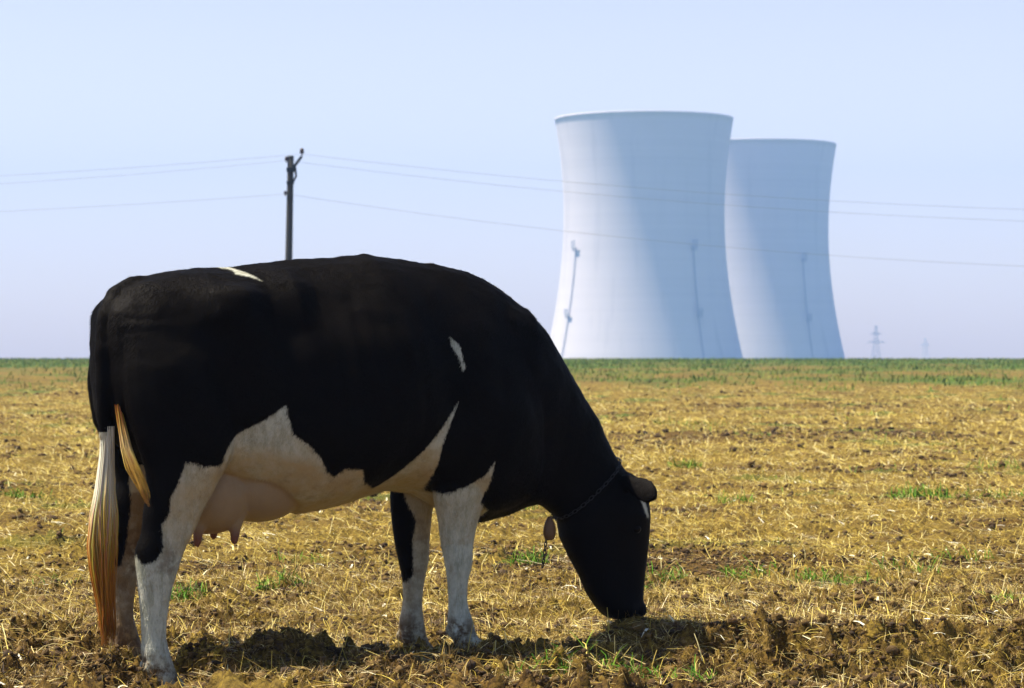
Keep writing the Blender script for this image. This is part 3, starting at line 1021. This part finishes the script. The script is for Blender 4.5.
def palette(pal, n, jit=.2):
    P = np.array(pal)
    c0 = P[rng.integers(0, len(P), n)]
    return np.clip(c0 * rng.uniform(1 - jit, 1 + jit, (n, 1)), 0, .85)
def scatter(n, y0, y1, power=1.0, margin=1.15):
    """points over the field, thinning out with distance"""
    y = y0 * (y1 / y0) ** rng.uniform(0, 1, n) ** power
    x = rng.uniform(-1, 1, n) * (y * .205 * margin + .4 + .8 * np.exp(-(y - 8) / 12))
    return x, y
blade_m, t, b = new_mat('straw_stalks')
t.links.new(attr_n(t, 'tint', True), b.inputs['Base Color'])
b.inputs['Roughness'].default_value = .6
b.inputs['Specular IOR Level'].default_value = .25
grass_m, t, b = new_mat('grass_blades')
b.inputs['Specular IOR Level'].default_value = .08
t.links.new(attr_n(t, 'tint', True), b.inputs['Base Color'])
b.inputs['Roughness'].default_value = .55
STRAW = [(.66, .53, .13), (.57, .43, .07), (.48, .345, .045), (.76, .65, .27), (.35, .24, .035), (.19, .115, .02), (.62, .49, .10)]
parts = []
# mat of short dry residue
x, y = scatter(290000, 8.3, 80, 1.15)
keep = rng.uniform(0, 1, len(x)) > .72 * soil_mask(x, y)
x, y = x[keep], y[keep]
n = len(x)
grow_f = np.clip(y / 14, 1, 3.0)
parts.append(strands(x, y, rng.uniform(.03, .13, n) * grow_f ** .7, rng.uniform(.0018, .004, n) * grow_f, rng.uniform(0, 6.28, n), rng.uniform(-.05, .55, n), rng.uniform(-.1, .5, n), palette(STRAW, n), .004))
# longer stalks
x, y = scatter(9000, 8.3, 40, 1.0)
n = len(x)
parts.append(strands(x, y, rng.uniform(.06, .20, n), rng.uniform(.002, .0045, n), rng.uniform(0, 6.28, n), rng.uniform(0, .35, n), rng.uniform(0, .25, n), palette([(.68, .57, .28), (.60, .46, .17), (.72, .63, .36)], n), .0))
# pale husk flakes
x, y = scatter(2600, 8.3, 30, 1.0)
n = len(x)
parts.append(strands(x, y, rng.uniform(.03, .10, n), rng.uniform(.006, .014, n), rng.uniform(0, 6.28, n), rng.uniform(0, .6, n), rng.uniform(0, .6, n), palette([(.78, .70, .42), (.70, .58, .28), (.80, .75, .55)], n), .0))
# fine fibres of dead roots and chaff in the nearest strip
x, y = scatter(320000, 8.3, 13, 1.0)
n = len(x)
parts.append(strands(x, y, rng.uniform(.018, .07, n), rng.uniform(.0014, .003, n), rng.uniform(0, 6.28, n), rng.uniform(-.2, 1.0, n), rng.uniform(-.2, .8, n), palette([(.10, .06, .02), (.17, .10, .03), (.28, .18, .05), (.44, .31, .09), (.06, .035, .014), (.55, .42, .16)], n), .006))
# upright stubs and wisps
x, y = scatter(14000, 8.6, 60, 1.0)
n = len(x)
parts.append(strands(x, y, rng.uniform(.04, .13, n), rng.uniform(.0025, .005, n) * np.clip(y / 16, 1, 2.5), rng.uniform(0, 6.28, n), rng.uniform(.7, 1.5, n), rng.uniform(-.1, .6, n), palette(STRAW, n), .008))
V, F, C0 = join(parts)
me = mesh_np(V, F)
attr_col(me, 'tint', C0)
tag(link('straw', me, blade_m), 'loose dry straw and stubble strewn over the field', 'straw', kind='stuff')

# soil clods
def clods(n, y0, y1, smin, smax, cond):
    x, y = scatter(n, y0, y1, 1.0)
    k = cond(x, y)
    x, y = x[k], y[k]
    n = len(x)
    # rough lump from an icosahedron-like 14-vertex shape
    base_v = np.array([(1, 0, 0), (-1, 0, 0), (0, 1, 0), (0, -1, 0), (0, 0, 1), (0, 0, -1)] + [(a * .6, b_ * .6, c_ * .6) for a in (-1, 1) for b_ in (-1, 1) for c_ in (-1, 1)], float)
    fcs = []
    for a, ia in ((1, 0), (-1, 1)):
        for b_, ib in ((1, 2), (-1, 3)):
            for c_, ic in ((1, 4), (-1, 5)):
                ik = 6 + (a > 0) * 4 + (b_ > 0) * 2 + (c_ > 0)
                tri = [(ia, ib, ik), (ib, ic, ik), (ic, ia, ik)]
                if a * b_ * c_ < 0: tri = [(q[1], q[0], q[2]) for q in tri]
                fcs += tri
    fcs = np.array(fcs)
    sc = rng.uniform(smin, smax, (n, 1)) * np.clip(y / 14, 1, 2.2)[:, None]
    sx = sc * rng.uniform(.7, 1.4, (n, 3)) * np.array([1, 1, .7])
    jit = 1 + rng.normal(0, .32, (n, 14, 1))
    P = base_v[None] * jit * sx[:, None]
    a = rng.uniform(0, 6.28, n)
    ca_, sa_ = np.cos(a)[:, None], np.sin(a)[:, None]
    Px, Py = P[..., 0] * ca_ - P[..., 1] * sa_, P[..., 0] * sa_ + P[..., 1] * ca_
    z = height(x, y)
    V = np.stack([Px + x[:, None], Py + y[:, None], P[..., 2] + z[:, None] + sx[:, 2:3] * .25], -1).reshape(-1, 3)
    F = (fcs[None] + (np.arange(n) * 14)[:, None, None]).reshape(-1, 3)
    return V, F, np.repeat(palette([(.085, .046, .011), (.125, .072, .017), (.05, .028, .008), (.19, .115, .028)], n), 14, 0)
V, F, C0 = join([clods(92000, 8.3, 15, .003, .012, lambda x, y: rng.uniform(0, 1, len(x)) < soil_mask(x, y) * .9 + .03),
                 clods(5000, 8.3, 13, .010, .024, lambda x, y: rng.uniform(0, 1, len(x)) < soil_mask(x, y) * .7),
                 clods(40000, 14, 110, .007, .020, lambda x, y: rng.uniform(0, 1, len(x)) < soil_mask(x, y) ** 1.5)])
me = mesh_np(V, F)
attr_col(me, 'tint', C0)
clod_m, t, b = new_mat('clod_soil')
nn = noise(t, objco(t), 70, 5, .7)
t.links.new(mixc(t, nn, (.4, .4, .4), attr_n(t, 'tint', True), 'MIX'), b.inputs['Base Color'])
c = mixc(t, 1.0, attr_n(t, 'tint', True), mixc(t, nn, (.55, .55, .55), (1.3, 1.3, 1.3)), 'MULTIPLY')
t.links.new(c, b.inputs['Base Color'])
b.inputs['Roughness'].default_value = .95
bump(t, b, nn, .8, .01)
tag(link('soil_clods', me, clod_m), 'crumbly brown clods of soil turned up across the field', 'soil', kind='stuff')

# green grass: scattered tufts, and the young green strip along the crest
GREEN = [(.075, .20, .010), (.10, .25, .014), (.05, .15, .008), (.15, .26, .020)]
parts = []
def tuft(u, v, n, L, spread):
    x0, y0 = ground_pt(u, v)
    r = np.sqrt(rng.uniform(0, 1, n)) * spread
    a = rng.uniform(0, 6.28, n)
    x, y = x0 + r * np.cos(a) * 1.6, y0 + r * np.sin(a)
    parts.append(strands(x, y, L * rng.uniform(.5, 1.1, n), rng.uniform(.0035, .0065, n) * np.clip(y0 / 14, 1, 1.6), rng.uniform(0, 6.28, n), rng.uniform(.5, 1.5, n), rng.uniform(.1, .6, n), palette(GREEN, n), .006))
for u, v, n, L, sp in ((182, 606, 45, .09, .07), (280, 594, 40, .08, .08), (530, 568, 50, .10, .07), (524, 514, 40, .10, .08), (455, 500, 0, .1, .1), (684, 468, 35, .10, .12), (735, 504, 30, .08, .10), (918, 498, 70, .12, .14), (975, 500, 40, .1, .25),
                       (850, 588, 45, .08, .10), (815, 583, 25, .07, .08), (660, 582, 30, .09, .10), (750, 577, 22, .08, .10), (545, 686, 30, .07, .08), (605, 684, 35, .07, .09), (640, 682, 40, .08, .09), (690, 684, 30, .09, .06),
                       (905, 578, 30, .09, .12), (1000, 608, 30, .07, .06), (740, 580, 20, .08, .08), (30, 500, 20, .09, .1), (5, 498, 30, .09, .1), (820, 395, 60, .14, .8), (690, 428, 40, .12, .4), (950, 560, 20, .08, .15), (640, 590, 20, .07, .08), (1010, 470, 30, .1, .3), (60, 592, 12, .07, .1), (300, 560, 14, .07, .1)):
    if n: tuft(u, v, int(n * 2.8), L * 1.25, sp * 1.0)
x, y = scatter(16000, 10, 90, .9)
k = rng.uniform(0, 1, len(x)) < green_mask(x, y) * .8
x, y = x[k], y[k]; n = len(x)
parts.append(strands(x, y, rng.uniform(.04, .10, n) * np.clip(y / 20, 1, 1.8), rng.uniform(.003, .006, n) * np.clip(y / 14, 1, 3), rng.uniform(0, 6.28, n), rng.uniform(.4, 1.5, n), rng.uniform(.1, .5, n), palette(GREEN, n), .006))
n = 80000
y = 70 + 165 * rng.uniform(0, 1, n) ** .8
x = rng.uniform(-1, 1, n) * (y * .24 + 2)
k = rng.uniform(0, 1, n) < green_mask(x, y)
x, y = x[k], y[k]; n = len(x)
parts.append(strands(x, y, rng.uniform(.07, .20, n) * 1.3, rng.uniform(.02, .06, n), rng.uniform(0, 6.28, n), rng.uniform(.7, 1.5, n), rng.uniform(0, .5, n), palette([(.09, .16, .012), (.13, .18, .016), (.06, .12, .010), (.20, .20, .035)], n), .01))
V, F, C0 = join(parts)
me = mesh_np(V, F)
attr_col(me, 'tint', C0)
tag(link('grass', me, grass_m), 'young green grass in tufts and in a strip along the far crest', 'grass', kind='stuff')
